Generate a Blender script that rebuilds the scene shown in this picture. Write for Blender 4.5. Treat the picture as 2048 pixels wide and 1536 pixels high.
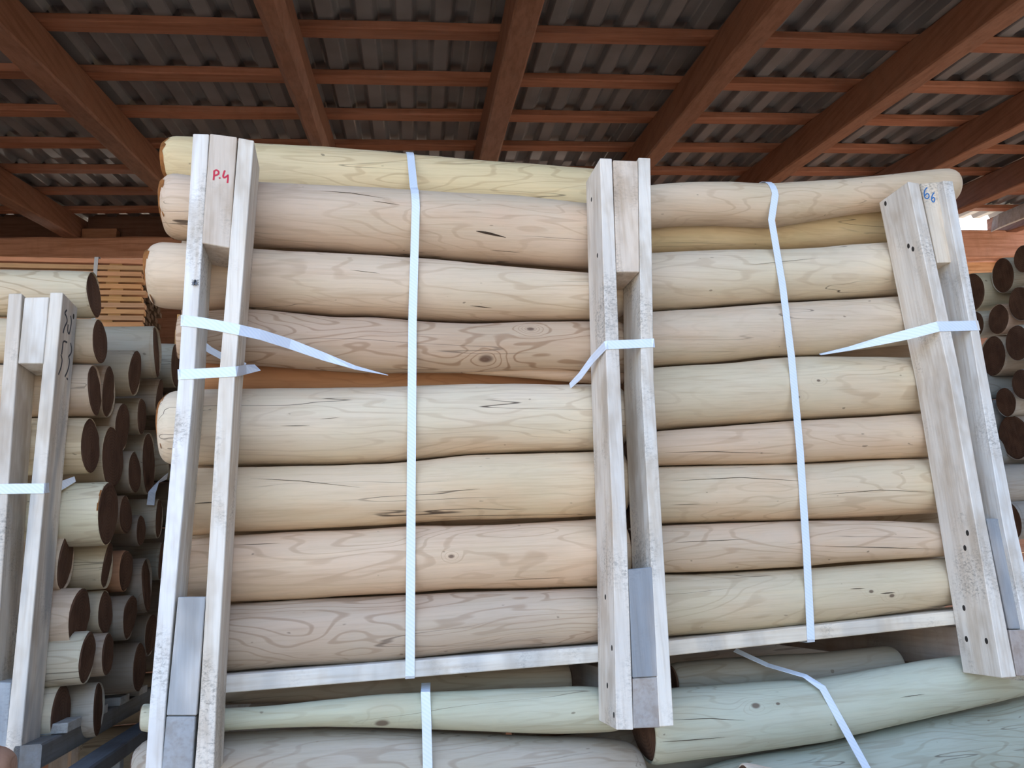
import bpy, bmesh, math, random
import numpy as np
from mathutils import Vector, Matrix, noise

for o in list(bpy.data.objects): bpy.data.objects.remove(o, do_unlink=True)
S = bpy.context.scene
COL = S.collection

# ------------------------------------------------------------------ camera
F_PX = 1600.0
CAM = Vector((0.0, 0.0, 1.62))
M = Matrix(((0.99240887, 0.02863005, -0.11960336),
            (-0.10924596, -0.24140701, -0.96425514),
            (-0.05647977, 0.97000153, -0.23644674)))
cd = bpy.data.cameras.new('camera'); cam = bpy.data.objects.new('camera', cd); COL.objects.link(cam)
cd.sensor_width = 36.0; cd.sensor_fit = 'HORIZONTAL'; cd.lens = 36.0*F_PX/2048.0; cd.clip_start = 0.02; cd.clip_end = 500
cam.matrix_world = Matrix.Translation(CAM) @ M.to_4x4()
S.camera = cam

# ------------------------------------------------------------------ light
SUN_EL, SUN_AZ = 50.0, 38.0
w = bpy.data.worlds.new('sky'); S.world = w; w.use_nodes = True
nt = w.node_tree; nt.nodes.clear()
sky = nt.nodes.new('ShaderNodeTexSky'); sky.sky_type = 'NISHITA'; sky.sun_disc = False
sky.sun_elevation = math.radians(SUN_EL); sky.sun_rotation = math.radians(SUN_AZ)
sky.dust_density = 3.8; sky.air_density = 1.0; sky.ozone_density = 1.0
bg = nt.nodes.new('ShaderNodeBackground'); bg.inputs['Strength'].default_value = 0.36
ow = nt.nodes.new('ShaderNodeOutputWorld')
nt.links.new(sky.outputs[0], bg.inputs[0]); nt.links.new(bg.outputs[0], ow.inputs[0])
sl = bpy.data.lights.new('sun', 'SUN'); sl.energy = 4.6; sl.angle = math.radians(0.6); sl.color = (1.0, 0.93, 0.82)
sun = bpy.data.objects.new('sun', sl); COL.objects.link(sun)
_az = math.radians(SUN_AZ)
sd = Vector((math.sin(_az)*math.cos(math.radians(SUN_EL)), math.cos(_az)*math.cos(math.radians(SUN_EL)), math.sin(math.radians(SUN_EL))))
sun.rotation_euler = sd.to_track_quat('Z', 'Y').to_euler(); sun.location = (0, -6, 9)
S.view_settings.view_transform = 'Standard'; S.view_settings.look = 'None'
S.view_settings.gamma = 1.0; S.view_settings.use_curve_mapping = False
S.view_settings.exposure = 1.46

# ------------------------------------------------------------------ helpers
def tag(o, label=None, cat=None, group=None, kind=None):
    if label: o['label'] = label
    if cat: o['category'] = cat
    if group: o['group'] = group
    if kind: o['kind'] = kind
    return o

def mk(name, verts, faces, mat, parent=None, loc=None, rotz=0.0, smooth=False, color=None, bevel=0.0, mesh=None):
    if mesh is None:
        mesh = bpy.data.meshes.new(name)
        mesh.from_pydata([tuple(v) for v in verts], [], faces)
        if bevel > 0:
            bm = bmesh.new(); bm.from_mesh(mesh)
            bmesh.ops.recalc_face_normals(bm, faces=bm.faces)
            bmesh.ops.bevel(bm, geom=list(bm.edges), offset=bevel, segments=1, affect='EDGES', clamp_overlap=True)
            bm.to_mesh(mesh); bm.free()
        else:
            bm = bmesh.new(); bm.from_mesh(mesh); bmesh.ops.recalc_face_normals(bm, faces=bm.faces); bm.to_mesh(mesh); bm.free()
        if smooth:
            mesh.polygons.foreach_set('use_smooth', [True]*len(mesh.polygons))
        mesh.materials.append(mat); mesh.update()
    o = bpy.data.objects.new(name, mesh); COL.objects.link(o)
    if parent: o.parent = parent
    if loc is not None: o.location = loc
    o.rotation_euler = (0, 0, rotz)
    if color: o.color = (*color, 1.0)
    return o

def empty(name, loc, rotz=0.0):
    o = bpy.data.objects.new(name, None); COL.objects.link(o); o.location = loc; o.rotation_euler = (0, 0, rotz)
    o.empty_display_size = 0.1
    return o

BOXF = [(0,1,2,3), (7,6,5,4), (0,4,5,1), (1,5,6,2), (2,6,7,3), (3,7,4,0)]
def boxv(x0, x1, y0, y1, z0, z1):
    return [(x0,y0,z0),(x1,y0,z0),(x1,y0,z1),(x0,y0,z1),(x0,y1,z0),(x1,y1,z0),(x1,y1,z1),(x0,y1,z1)]

class Frame:
    """vertical plane family: u to the right, w away from the viewer, z up; origin at the eye point"""
    def __init__(s, deg): s.yaw = math.radians(deg); s.R = Matrix.Rotation(s.yaw, 3, 'Z'); s.Ri = s.R.transposed()
    def ray(s, px, py):
        v = Vector((px-1024.0, -(py-768.0), -F_PX)); return s.Ri @ (M @ v)
    def pt(s, px, py, w):
        r = s.ray(px, py); return r*(w/r.y)
    def loc(s, p): return CAM + s.R @ Vector(p)
CR = Frame(5.0)

# ------------------------------------------------------------------ materials
def newmat(name):
    m = bpy.data.materials.new(name); m.use_nodes = True; t = m.node_tree; t.nodes.clear()
    out = t.nodes.new('ShaderNodeOutputMaterial'); b = t.nodes.new('ShaderNodeBsdfPrincipled'); t.links.new(b.outputs[0], out.inputs[0])
    return m, t, b
def N(t, typ, **kw):
    n = t.nodes.new(typ)
    for k, v in kw.items(): setattr(n, k, v)
    return n
def lk(t, a, b): t.links.new(a, b)
def setin(t, sock, v):
    if hasattr(v, 'is_output'): t.links.new(v, sock)
    else: sock.default_value = v
def math_(t, op, a, b=0.0, c=0.0, clamp=False):
    n = N(t, 'ShaderNodeMath', operation=op); n.use_clamp = clamp
    for i, v in enumerate((a, b, c)): setin(t, n.inputs[i], v)
    return n.outputs[0]
def vmath(t, op, a, b=(0,0,0)):
    n = N(t, 'ShaderNodeVectorMath', operation=op)
    setin(t, n.inputs[0], a); setin(t, n.inputs[1], b)
    return n.outputs['Value'] if op in ('LENGTH', 'DISTANCE', 'DOT_PRODUCT') else n.outputs[0]
def mixc(t, f, a, b, mode='MIX'):
    n = N(t, 'ShaderNodeMix', data_type='RGBA', blend_type=mode)
    setin(t, n.inputs[0], f)
    for s, v in ((n.inputs[6], a), (n.inputs[7], b)):
        if hasattr(v, 'is_output'): t.links.new(v, s)
        else: s.default_value = (*v, 1.0) if len(v) == 3 else v
    return n.outputs[2]
def ramp(t, f, lo, hi, a=0.0, b=1.0):
    n = N(t, 'ShaderNodeMapRange'); n.interpolation_type = 'SMOOTHSTEP'
    setin(t, n.inputs[0], f); n.inputs[1].default_value = lo; n.inputs[2].default_value = hi; n.inputs[3].default_value = a; n.inputs[4].default_value = b
    return n.outputs[0]
def noise_(t, vec, scale=1.0, detail=2.0, rough=0.5, dist=0.0):
    n = N(t, 'ShaderNodeTexNoise'); setin(t, n.inputs['Vector'], vec)
    n.inputs['Scale'].default_value = scale; n.inputs['Detail'].default_value = detail
    n.inputs['Roughness'].default_value = rough; n.inputs['Distortion'].default_value = dist
    return n.outputs['Fac']
def coords(t):
    tc = N(t, 'ShaderNodeTexCoord'); oi = N(t, 'ShaderNodeObjectInfo')
    off = math_(t, 'MULTIPLY', oi.outputs['Random'], 37.0)
    return tc.outputs['Object'], vmath(t, 'ADD', tc.outputs['Object'], off), oi
def bump(t, b, h, strength, dist=0.01):
    n = N(t, 'ShaderNodeBump'); n.inputs['Strength'].default_value = strength; n.inputs['Distance'].default_value = dist
    lk(t, h, n.inputs['Height']); lk(t, n.outputs[0], b.inputs['Normal'])

def log_material(name, lines=0.5, knots=(), crack=0.6, freq=95.0, full=0.15):
    """peeled log: contour-like growth figure, fine fibres, drying cracks, knots at given local points"""
    m, t, b = newmat(name)
    raw, p, oi = coords(t)
    st = vmath(t, 'MULTIPLY', p, (1.7, 9.0, 9.0))
    n1 = noise_(t, st, 1.0, 2.5, 0.5, 0.25)
    kd = None
    for (kx, ky, kz, kr) in knots:
        dv = vmath(t, 'SUBTRACT', raw, (kx, ky, kz))
        dv = vmath(t, 'MULTIPLY', dv, (0.6, 1.0, 1.0))
        d = math_(t, 'DIVIDE', vmath(t, 'LENGTH', dv), kr)
        g = math_(t, 'EXPONENT', math_(t, 'MULTIPLY', math_(t, 'POWER', d, 2.0), -0.35))
        n1 = math_(t, 'ADD', n1, math_(t, 'MULTIPLY', g, 0.20))
        core = ramp(t, d, 0.35, 0.75, 1.0, 0.0)
        kd = core if kd is None else math_(t, 'MAXIMUM', kd, core)
    s = math_(t, 'SINE', math_(t, 'MULTIPLY', n1, freq))
    ln = ramp(t, s, 0.62, 1.0)
    mask = ramp(t, noise_(t, vmath(t, 'MULTIPLY', p, (1.5, 5.0, 5.0)), 1.0, 1.0), 0.36, 0.66)
    ln = math_(t, 'MULTIPLY', ln, math_(t, 'ADD', math_(t, 'MULTIPLY', mask, 1.0-full), full))
    fib = noise_(t, vmath(t, 'MULTIPLY', p, (8.0, 210.0, 210.0)), 1.0, 3.0, 0.65)
    streak = noise_(t, vmath(t, 'MULTIPLY', p, (2.6, 48.0, 48.0)), 1.0, 4.0, 0.6, 0.35)
    blot = noise_(t, vmath(t, 'MULTIPLY', p, (2.4, 7.0, 7.0)), 1.3, 3.0, 0.6)
    base = oi.outputs['Color']
    c = mixc(t, ramp(t, blot, 0.35, 0.7, 0.0, 0.55), base, mixc(t, 1.0, base, (0.90, 0.95, 0.88), 'MULTIPLY'))
    c = mixc(t, ramp(t, noise_(t, vmath(t, 'MULTIPLY', p, (3.0, 10.0, 10.0)), 1.0, 3.0, 0.6), 0.48, 0.75, 0.0, 0.5), c, mixc(t, 1.0, base, (0.98, 0.84, 0.74), 'MULTIPLY'))
    c = mixc(t, math_(t, 'MULTIPLY', ln, lines), c, mixc(t, 1.0, base, (0.54, 0.44, 0.35), 'MULTIPLY'))
    c = mixc(t, ramp(t, streak, 0.52, 0.78, 0.0, 0.42), c, mixc(t, 1.0, base, (0.62, 0.52, 0.42), 'MULTIPLY'))
    c = mixc(t, ramp(t, streak, 0.48, 0.25, 0.0, 0.35), c, mixc(t, 1.0, base, (1.14, 1.12, 1.05), 'MULTIPLY'))
    c = mixc(t, ramp(t, fib, 0.42, 0.75, 0.0, 0.24), c, mixc(t, 1.0, base, (0.60, 0.52, 0.43), 'MULTIPLY'))
    # drying cracks: thin, along the fibres
    cn = noise_(t, vmath(t, 'MULTIPLY', p, (0.9, 22.0, 22.0)), 1.0, 2.0, 0.5, 0.0)
    cr = ramp(t, math_(t, 'ABSOLUTE', math_(t, 'SUBTRACT', cn, 0.5)), 0.0012, 0.006, 1.0, 0.0)
    cm = ramp(t, noise_(t, vmath(t, 'MULTIPLY', p, (2.0, 14.0, 14.0)), 1.0, 0.0), 0.56, 0.68)
    cr = math_(t, 'MULTIPLY', cr, cm)
    c = mixc(t, math_(t, 'MULTIPLY', cr, crack), c, (0.07, 0.045, 0.03))
    sp = noise_(t, vmath(t, 'MULTIPLY', p, (55.0, 110.0, 110.0)), 1.0, 0.0)
    c = mixc(t, ramp(t, sp, 0.84, 0.90, 0.0, 0.6), c, (0.12, 0.08, 0.05))
    if kd is not None:
        c = mixc(t, math_(t, 'MULTIPLY', kd, 0.8), c, (0.10, 0.05, 0.032))
    lk(t, c, b.inputs['Base Color']); b.inputs['Roughness'].default_value = 0.62
    b.inputs['Specular IOR Level'].default_value = 0.3
    h = math_(t, 'ADD', math_(t, 'MULTIPLY', math_(t, 'ADD', fib, streak), 0.35), math_(t, 'MULTIPLY', cr, -0.8))
    bump(t, b, h, 0.22, 0.004)
    return m

def cut_material(name, c0, c1):
    m, t, b = newmat(name)
    raw, p, oi = coords(t)
    yz = vmath(t, 'MULTIPLY', raw, (0, 1, 1))
    r = vmath(t, 'LENGTH', yz)
    wob = noise_(t, p, 18.0, 2.0)
    rings = math_(t, 'SINE', math_(t, 'ADD', math_(t, 'MULTIPLY', r, 900.0), math_(t, 'MULTIPLY', wob, 10.0)))
    saw = noise_(t, vmath(t, 'MULTIPLY', p, (1, 160, 20)), 1.0, 2.0)
    c = mixc(t, ramp(t, wob, 0.3, 0.7), c0, c1)
    c = mixc(t, ramp(t, rings, -0.5, 1.0, 0.0, 0.30), c, (0.02, 0.012, 0.008))
    c = mixc(t, ramp(t, saw, 0.4, 0.8, 0.0, 0.3), c, (0.16, 0.10, 0.07))
    lk(t, c, b.inputs['Base Color']); b.inputs['Roughness'].default_value = 0.85; b.inputs['Specular IOR Level'].default_value = 0.15
    bump(t, b, saw, 0.3, 0.003)
    return m

def board_material(name, axis, mold=0.5, blue=0.0, grainy=0.5, rough=0.75):
    """sawn board; axis is the direction of the fibres; colour comes from the object"""
    m, t, b = newmat(name)
    raw, p, oi = coords(t)
    s = [42.0, 42.0, 42.0]; s[axis] = 2.2
    g = noise_(t, vmath(t, 'MULTIPLY', p, tuple(s)), 1.0, 3.0, 0.6, 0.15)
    s2 = [150.0]*3; s2[axis] = 9.0
    f = noise_(t, vmath(t, 'MULTIPLY', p, tuple(s2)), 1.0, 2.0)
    base = oi.outputs['Color']
    c = mixc(t, ramp(t, g, 0.40, 0.72, 0.0, grainy), base, mixc(t, 1.0, base, (0.66, 0.56, 0.45), 'MULTIPLY'))
    c = mixc(t, ramp(t, f, 0.45, 0.8, 0.0, 0.35), c, mixc(t, 1.0, base, (0.60, 0.52, 0.44), 'MULTIPLY'))
    # grey-black mildew in patches, made of fine speckles
    patch = ramp(t, noise_(t, vmath(t, 'MULTIPLY', p, (9.0, 9.0, 5.0)), 1.0, 2.0), 0.50, 0.68)
    spk = ramp(t, noise_(t, vmath(t, 'MULTIPLY', p, (120.0, 120.0, 200.0)), 1.0, 4.0, 0.75, 0.4), 0.42, 0.72)
    mo = math_(t, 'MULTIPLY', math_(t, 'MULTIPLY', patch, spk), mold)
    c = mixc(t, mo, c, (0.15, 0.13, 0.105))
    c = mixc(t, ramp(t, noise_(t, vmath(t, 'MULTIPLY', p, (14.0, 14.0, 6.0)), 1.0, 3.0, 0.6), 0.47, 0.70, 0.0, mold*0.75), c, mixc(t, 1.0, base, (0.58, 0.49, 0.39), 'MULTIPLY'))
    if blue > 0:
        bp = ramp(t, noise_(t, vmath(t, 'MULTIPLY', p, (12.0, 12.0, 3.5)), 1.0, 2.5), 0.42, 0.62)
        c = mixc(t, math_(t, 'MULTIPLY', bp, blue), c, (0.20, 0.235, 0.27))
    lk(t, c, b.inputs['Base Color']); b.inputs['Roughness'].default_value = rough; b.inputs['Specular IOR Level'].default_value = 0.25
    bump(t, b, math_(t, 'ADD', f, g), 0.25, 0.003)
    return m

def plain_material(name, col, rough=0.5, spec=0.4, var=0.0, scale=8.0, metal=0.0):
    m, t, b = newmat(name)
    raw, p, oi = coords(t)
    n = noise_(t, p, scale, 3.0)
    c = mixc(t, ramp(t, n, 0.3, 0.7, 0.0, var), col, tuple(x*0.45 for x in col))
    lk(t, c, b.inputs['Base Color']); b.inputs['Roughness'].default_value = rough; b.inputs['Specular IOR Level'].default_value = spec; b.inputs['Metallic'].default_value = metal
    return m

def strap_material():
    m, t, b = newmat('white_polypropylene')
    raw, p, oi = coords(t)
    d = vmath(t, 'DOT_PRODUCT', raw, (620.0, 300.0, 780.0))
    s = math_(t, 'SINE', d)
    c = mixc(t, ramp(t, s, -0.6, 0.9, 0.0, 0.35), (0.78, 0.85, 0.95), (0.62, 0.72, 0.90))
    lk(t, c, b.inputs['Base Color']); b.inputs['Roughness'].default_value = 0.33; b.inputs['Specular IOR Level'].default_value = 0.55
    b.inputs['Transmission Weight'].default_value = 0.0
    bump(t, b, s, 0.15, 0.0006)
    return m

MAT_LOG = log_material('peeled_log', 0.42)
MAT_LOG_PLAIN = log_material('peeled_log_smooth', 0.32, crack=0.9)
MAT_LOG_FIG = log_material('peeled_log_figured', 0.55, freq=120.0, full=0.5)
MAT_CUT = cut_material('brown_cut_end', (0.085, 0.044, 0.028), (0.13, 0.07, 0.045))
MAT_BARK = plain_material('orange_bark_rim', (0.36, 0.15, 0.05), 0.9, 0.1, 0.8, 60.0)
MAT_POST = board_material('post_board', 2, 0.75, 0.12)
MAT_POST_LOW = board_material('stained_spacer', 2, 0.6, 0.6)
MAT_DECK = board_material('deck_board', 0, 0.55, 0.25)
MAT_STR = board_material('stringer_wood', 1, 0.45, 0.15)
MAT_BROWN_A = board_material('stained_rafter', 1, 0.25, 0.0, 0.75, 0.6)
MAT_BROWN_X = board_material('stained_batten', 0, 0.30, 0.0, 0.85, 0.6)
MAT_LATH = board_material('lath_wood', 0, 0.1, 0.0, 0.5)
MAT_STRAP = strap_material()
MAT_SHEET = plain_material('grey_brown_roof_sheet', (0.165, 0.158, 0.155), 0.28, 0.6, 0.45, 5.0)
MAT_GROUND = plain_material('dusty_ground', (0.36, 0.325, 0.275), 0.95, 0.1, 0.35, 1.5)
MAT_RED = plain_material('red_marker', (0.55, 0.02, 0.05), 0.6)
MAT_BLUE = plain_material('blue_marker', (0.03, 0.16, 0.42), 0.6)
MAT_PENCIL = plain_material('dark_marker', (0.035, 0.04, 0.05), 0.7)
MAT_CRACK = plain_material('crack_dark', (0.06, 0.04, 0.028), 0.9, 0.1)
MAT_NAIL = plain_material('rusty_nail', (0.03, 0.025, 0.022), 0.7, 0.3)
MAT_FLY = plain_material('fly_black', (0.012, 0.012, 0.014), 0.35, 0.5)
MAT_WING = plain_material('fly_wing', (0.10, 0.10, 0.11), 0.3, 0.5)

# ------------------------------------------------------------------ ground and roof
fl = mk('floor', [(-40,-40,0),(40,-40,0),(40,40,0),(-40,40,0)], [(0,1,2,3)], MAT_GROUND)
tag(fl, 'dusty bare ground under and in front of the shed', 'floor', kind='structure')

RH = 1.8                                   # underside of battens above the eye, along the roof normal
RA = Vector((0.0, 0.98309, 0.18299)); RN = Vector((0.0, -0.18299, 0.98309))
def rp(x, a, n): return CAM + Vector((x, 0, 0)) + RA*a + RN*n
BS = 0.27*RH; B0 = 1.945*RH
A_FRONT, A_BACK = 1.05, 7.55
ceil = empty('ceiling', rp(0.6, 3.0, RH)); tag(ceil, 'sloping shed roof of brown rafters, battens and profiled sheets', 'roof', kind='structure')
CI = ceil.location.copy()
BROWN = (0.235, 0.105, 0.060)

def beam(name, p0, p1, axes, size, mat, parent, org, color, seed, rough=0.004, corner=0.008, nseg=22):
    """hewn beam from p0 to p1, rectangular section with broken corners and a slightly wavy surface"""
    wx, hz = size; ax, az = axes
    c = corner
    sec = [(-wx/2+c,-hz/2),(wx/2-c,-hz/2),(wx/2,-hz/2+c),(wx/2,hz/2-c),(wx/2-c,hz/2),(-wx/2+c,hz/2),(-wx/2,hz/2-c),(-wx/2,-hz/2+c)]
    V = []; Fc = []
    for i in range(nseg+1):
        p = p0.lerp(p1, i/nseg)
        for k, (x, z) in enumerate(sec):
            nx = noise.noise(Vector((i*0.55+seed*9.1, k*0.9, 1.3)))*rough; nz = noise.noise(Vector((i*0.5+seed*5.7, k*0.8, 7.7)))*rough
            V.append(p + ax*(x+nx) + az*(z+nz) - org)
    for i in range(nseg):
        for k in range(8):
            a = i*8+k; b = i*8+(k+1) % 8; Fc.append((a, b, b+8, a+8))
    Fc.append(tuple(range(7, -1, -1))); Fc.append(tuple(range(nseg*8, nseg*8+8)))
    return mk(name, V, Fc, mat, parent, color=color)

RW, RHT = 0.063*RH, 0.102*RH
rng = random.Random(4)
RAFT = [-2.04, -1.475, -0.887, -0.281, 0.264, 0.824, 1.371, 1.94, 2.44, 3.0]
for i, xm in enumerate(RAFT):
    x = xm*RH; k = 0.9+0.15*rng.random()
    col = tuple(v*k for v in BROWN)
    beam('rafter', rp(x, A_FRONT, RH-RHT/2), rp(x, A_BACK-(0.25 if xm < 1.5 else 0.75), RH-RHT/2), (Vector((1,0,0)), RN), (RW, RHT), MAT_BROWN_A, ceil, CI, col, i+1,
         rough=0.012 if i == 3 else 0.006, corner=0.03 if i == 3 else 0.009)
k0 = math.ceil((A_FRONT-B0)/BS); k1 = int((A_BACK-0.15-B0)/BS)
for k in range(k0, k1+1):
    a = B0 + k*BS + 0.052; kk = 0.95+0.35*rng.random()
    beam('batten', rp(-4.6, a, RH+0.0175), rp(6.6 if k < 7 else 2.3, a+rng.uniform(-0.01, 0.01), RH+0.0175), (RA, RN), (0.098, 0.035), MAT_BROWN_X, ceil, CI, (BROWN[0]*kk*1.12, BROWN[1]*kk, BROWN[2]*kk*0.95), k+30, rough=0.006, corner=0.003, nseg=40)
# profiled sheets, one mesh for all
PER = 0.0955*RH; NP = 6
prof = []
for i in range(NP):
    for f, h in ((0.0, 0.0), (0.36, 0.0), (0.40, 0.004), (0.50, 0.030), (0.55, 0.034), (0.83, 0.034), (0.88, 0.030), (0.97, 0.004)):
        prof.append(((i+f)*PER, h))
prof.append((NP*PER, 0.0)); prof.append((NP*PER+0.03, 0.0))
V = []; Fc = []; L = BS+0.055; rows = ((0.0, 0.020), (0.035, 0.016), (L*0.5, 0.008), (L, 0.0)); npf = len(prof)
for th in (0.0, 0.0016):
    for (a, n) in rows:
        for (x, h) in prof: V.append(Vector((x, 0, 0)) + RA*a + RN*(n+h+th))
nr = len(rows)
for s in (0, 1):
    for r in range(nr-1):
        for i in range(npf-1):
            a = s*nr*npf + r*npf + i; q = (a, a+1, a+1+npf, a+npf); Fc.append(q if s else q[::-1])
for r in (0, nr-1):
    for i in range(npf-1):
        a = r*npf+i; Fc.append((a, a+1, a+1+nr*npf, a+nr*npf))
sheet = None
for k in range(k0, k1+1):
    for c in range(10):
        if k >= 7 and c > 5: continue
        if k == 6 and c > 5: pass
        p = rp(-4.55+c*NP*PER+0.045, B0+k*BS-0.045, RH+0.0355+0.0006*(c % 2)) - CI
        o = mk('roof_sheet', V, Fc, MAT_SHEET, ceil, loc=p, mesh=sheet.data if sheet else None)
        sheet = sheet or o

# ------------------------------------------------------------------ back wall
WF = Frame(0.0)
YW = 6.14
wall = empty('wall_back', (0, YW, 0)); tag(wall, 'back wall of the shed with a brown wall plate and planks', 'wall', kind='structure')
zt = (WF.pt(100, 474, YW) + CAM).z; zb = (WF.pt(100, 517, YW) + CAM).z
PALEB = (0.60, 0.31, 0.19)
beam('wall_plate', Vector((-5.5, YW+0.08, (zt+zb)/2)), Vector((1.5, YW+0.08, (zt+zb)/2)), (Vector((0,1,0)), Vector((0,0,1))), (0.16, zt-zb), MAT_BROWN_X, wall, Vector((0,YW,0)), PALEB, 71, 0.008, 0.012, 40)
zr = (WF.pt(1985, 457, YW)+CAM).z; zr2 = (WF.pt(1985, 513, YW)+CAM).z
beam('wall_plate', Vector((1.5, YW+0.09, (zr+zr2)/2)), Vector((9.0, YW+0.09, (zr+zr2)/2)), (Vector((0,1,0)), Vector((0,0,1))), (0.14, zr-zr2), MAT_BROWN_X, wall, Vector((0,YW,0)), (0.50,0.25,0.16), 72, 0.01, 0.012, 30)
z = zr2-0.012
for i in range(11):
    hgt = 0.075 if i < 2 else 0.40
    c = ((0.62,0.33,0.16) if i < 2 else (0.30,0.14,0.08))
    o = mk('wall_plank', boxv(-5.5, 9.0, 0.10, 0.128, z-hgt, z), BOXF, MAT_BROWN_X, wall, color=c, bevel=0.003); z -= hgt+0.002
# blocks between the rafters closing the eaves on the left, open on the right
for i, xm in enumerate(RAFT[:6]):
    x0 = xm*RH+RW/2+0.004; x1 = RAFT[i+1]*RH-RW/2-0.004
    mk('eave_block', boxv(x0, x0+(x1-x0)*0.28, 0.06, 0.14, zt+0.001, zt+0.10), BOXF, MAT_BROWN_X, wall, color=(0.36,0.17,0.09), bevel=0.003)
    mk('eave_board', boxv(x0, x1, 0.16, 0.185, zt-0.02, zt+0.27), BOXF, MAT_BROWN_X, wall, color=(0.16,0.075,0.045), bevel=0.003)
wl = empty('blocker_wall_left', (-4.7, 2.4, 0)); tag(wl, 'unseen boarded left end wall added to keep side light out', 'wall', kind='structure')  # unseen wall, added to stop light entering from the left
for i in range(17):
    y0 = -1.2+i*0.44
    mk('wall_plank', boxv(0, 0.026, y0-2.4, y0+0.438-2.4, 0, 3.2+0.19*(y0+1.2)), BOXF, MAT_POST, wl, color=(0.30,0.20,0.13), bevel=0.003)  # planks of the added unseen left wall
wr = empty('blocker_wall_right', (3.05, 0.6, 0)); tag(wr, 'unseen boarded partition added on the right to block sky light', 'wall', kind='structure')  # made-up partition out of view, cuts off sky light from the right
for i in range(16):
    y0 = -5.0+i*0.44
    mk('wall_plank', boxv(0, 0.026, y0-0.6, y0+0.438-0.6, 0, 4.7), BOXF, MAT_POST, wr, color=(0.16,0.13,0.105), bevel=0.003)  # planks of the added unseen right partition
# post and brace of the shed at the open end on the right
beam('wall_post', Vector((5.35, YW+0.1, 0)), Vector((5.35, YW+0.1, zr2)), (Vector((1,0,0)), Vector((0,1,0))), (0.14, 0.14), MAT_POST, wall, Vector((0,YW,0)), (0.5,0.3,0.2), 80)
pa = WF.pt(1990, 446, YW-0.15)+CAM; pb = WF.pt(2120, 392, YW-0.7)+CAM
beam('brace', pa, pb, (Vector((0,1,0)), Vector((0.35,0,0.94))), (0.08, 0.15), MAT_POST, wall, Vector((0,YW,0)), (0.62,0.58,0.54), 81, 0.004, 0.008, 8)

# ------------------------------------------------------------------ logs
def solve(fr, px, yt, yb, wf):
    """circle in the w-z plane tangent to the two sight lines, its near side at depth wf"""
    rt = fr.ray(px, yt); rb = fr.ray(px, yb)
    t = math.atan2(rt.z, rt.y); b = math.atan2(rb.z, rb.y); ph = (t+b)/2; s = math.sin(abs(t-b)/2)
    wc = wf+0.06
    for _ in range(6):
        r = wc/math.cos(ph)*s; wc = wf+r
    rc = fr.ray(px, (yt+yb)/2)
    return rc.x*wc/rc.y, wc, wc*math.tan(ph), r

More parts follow.
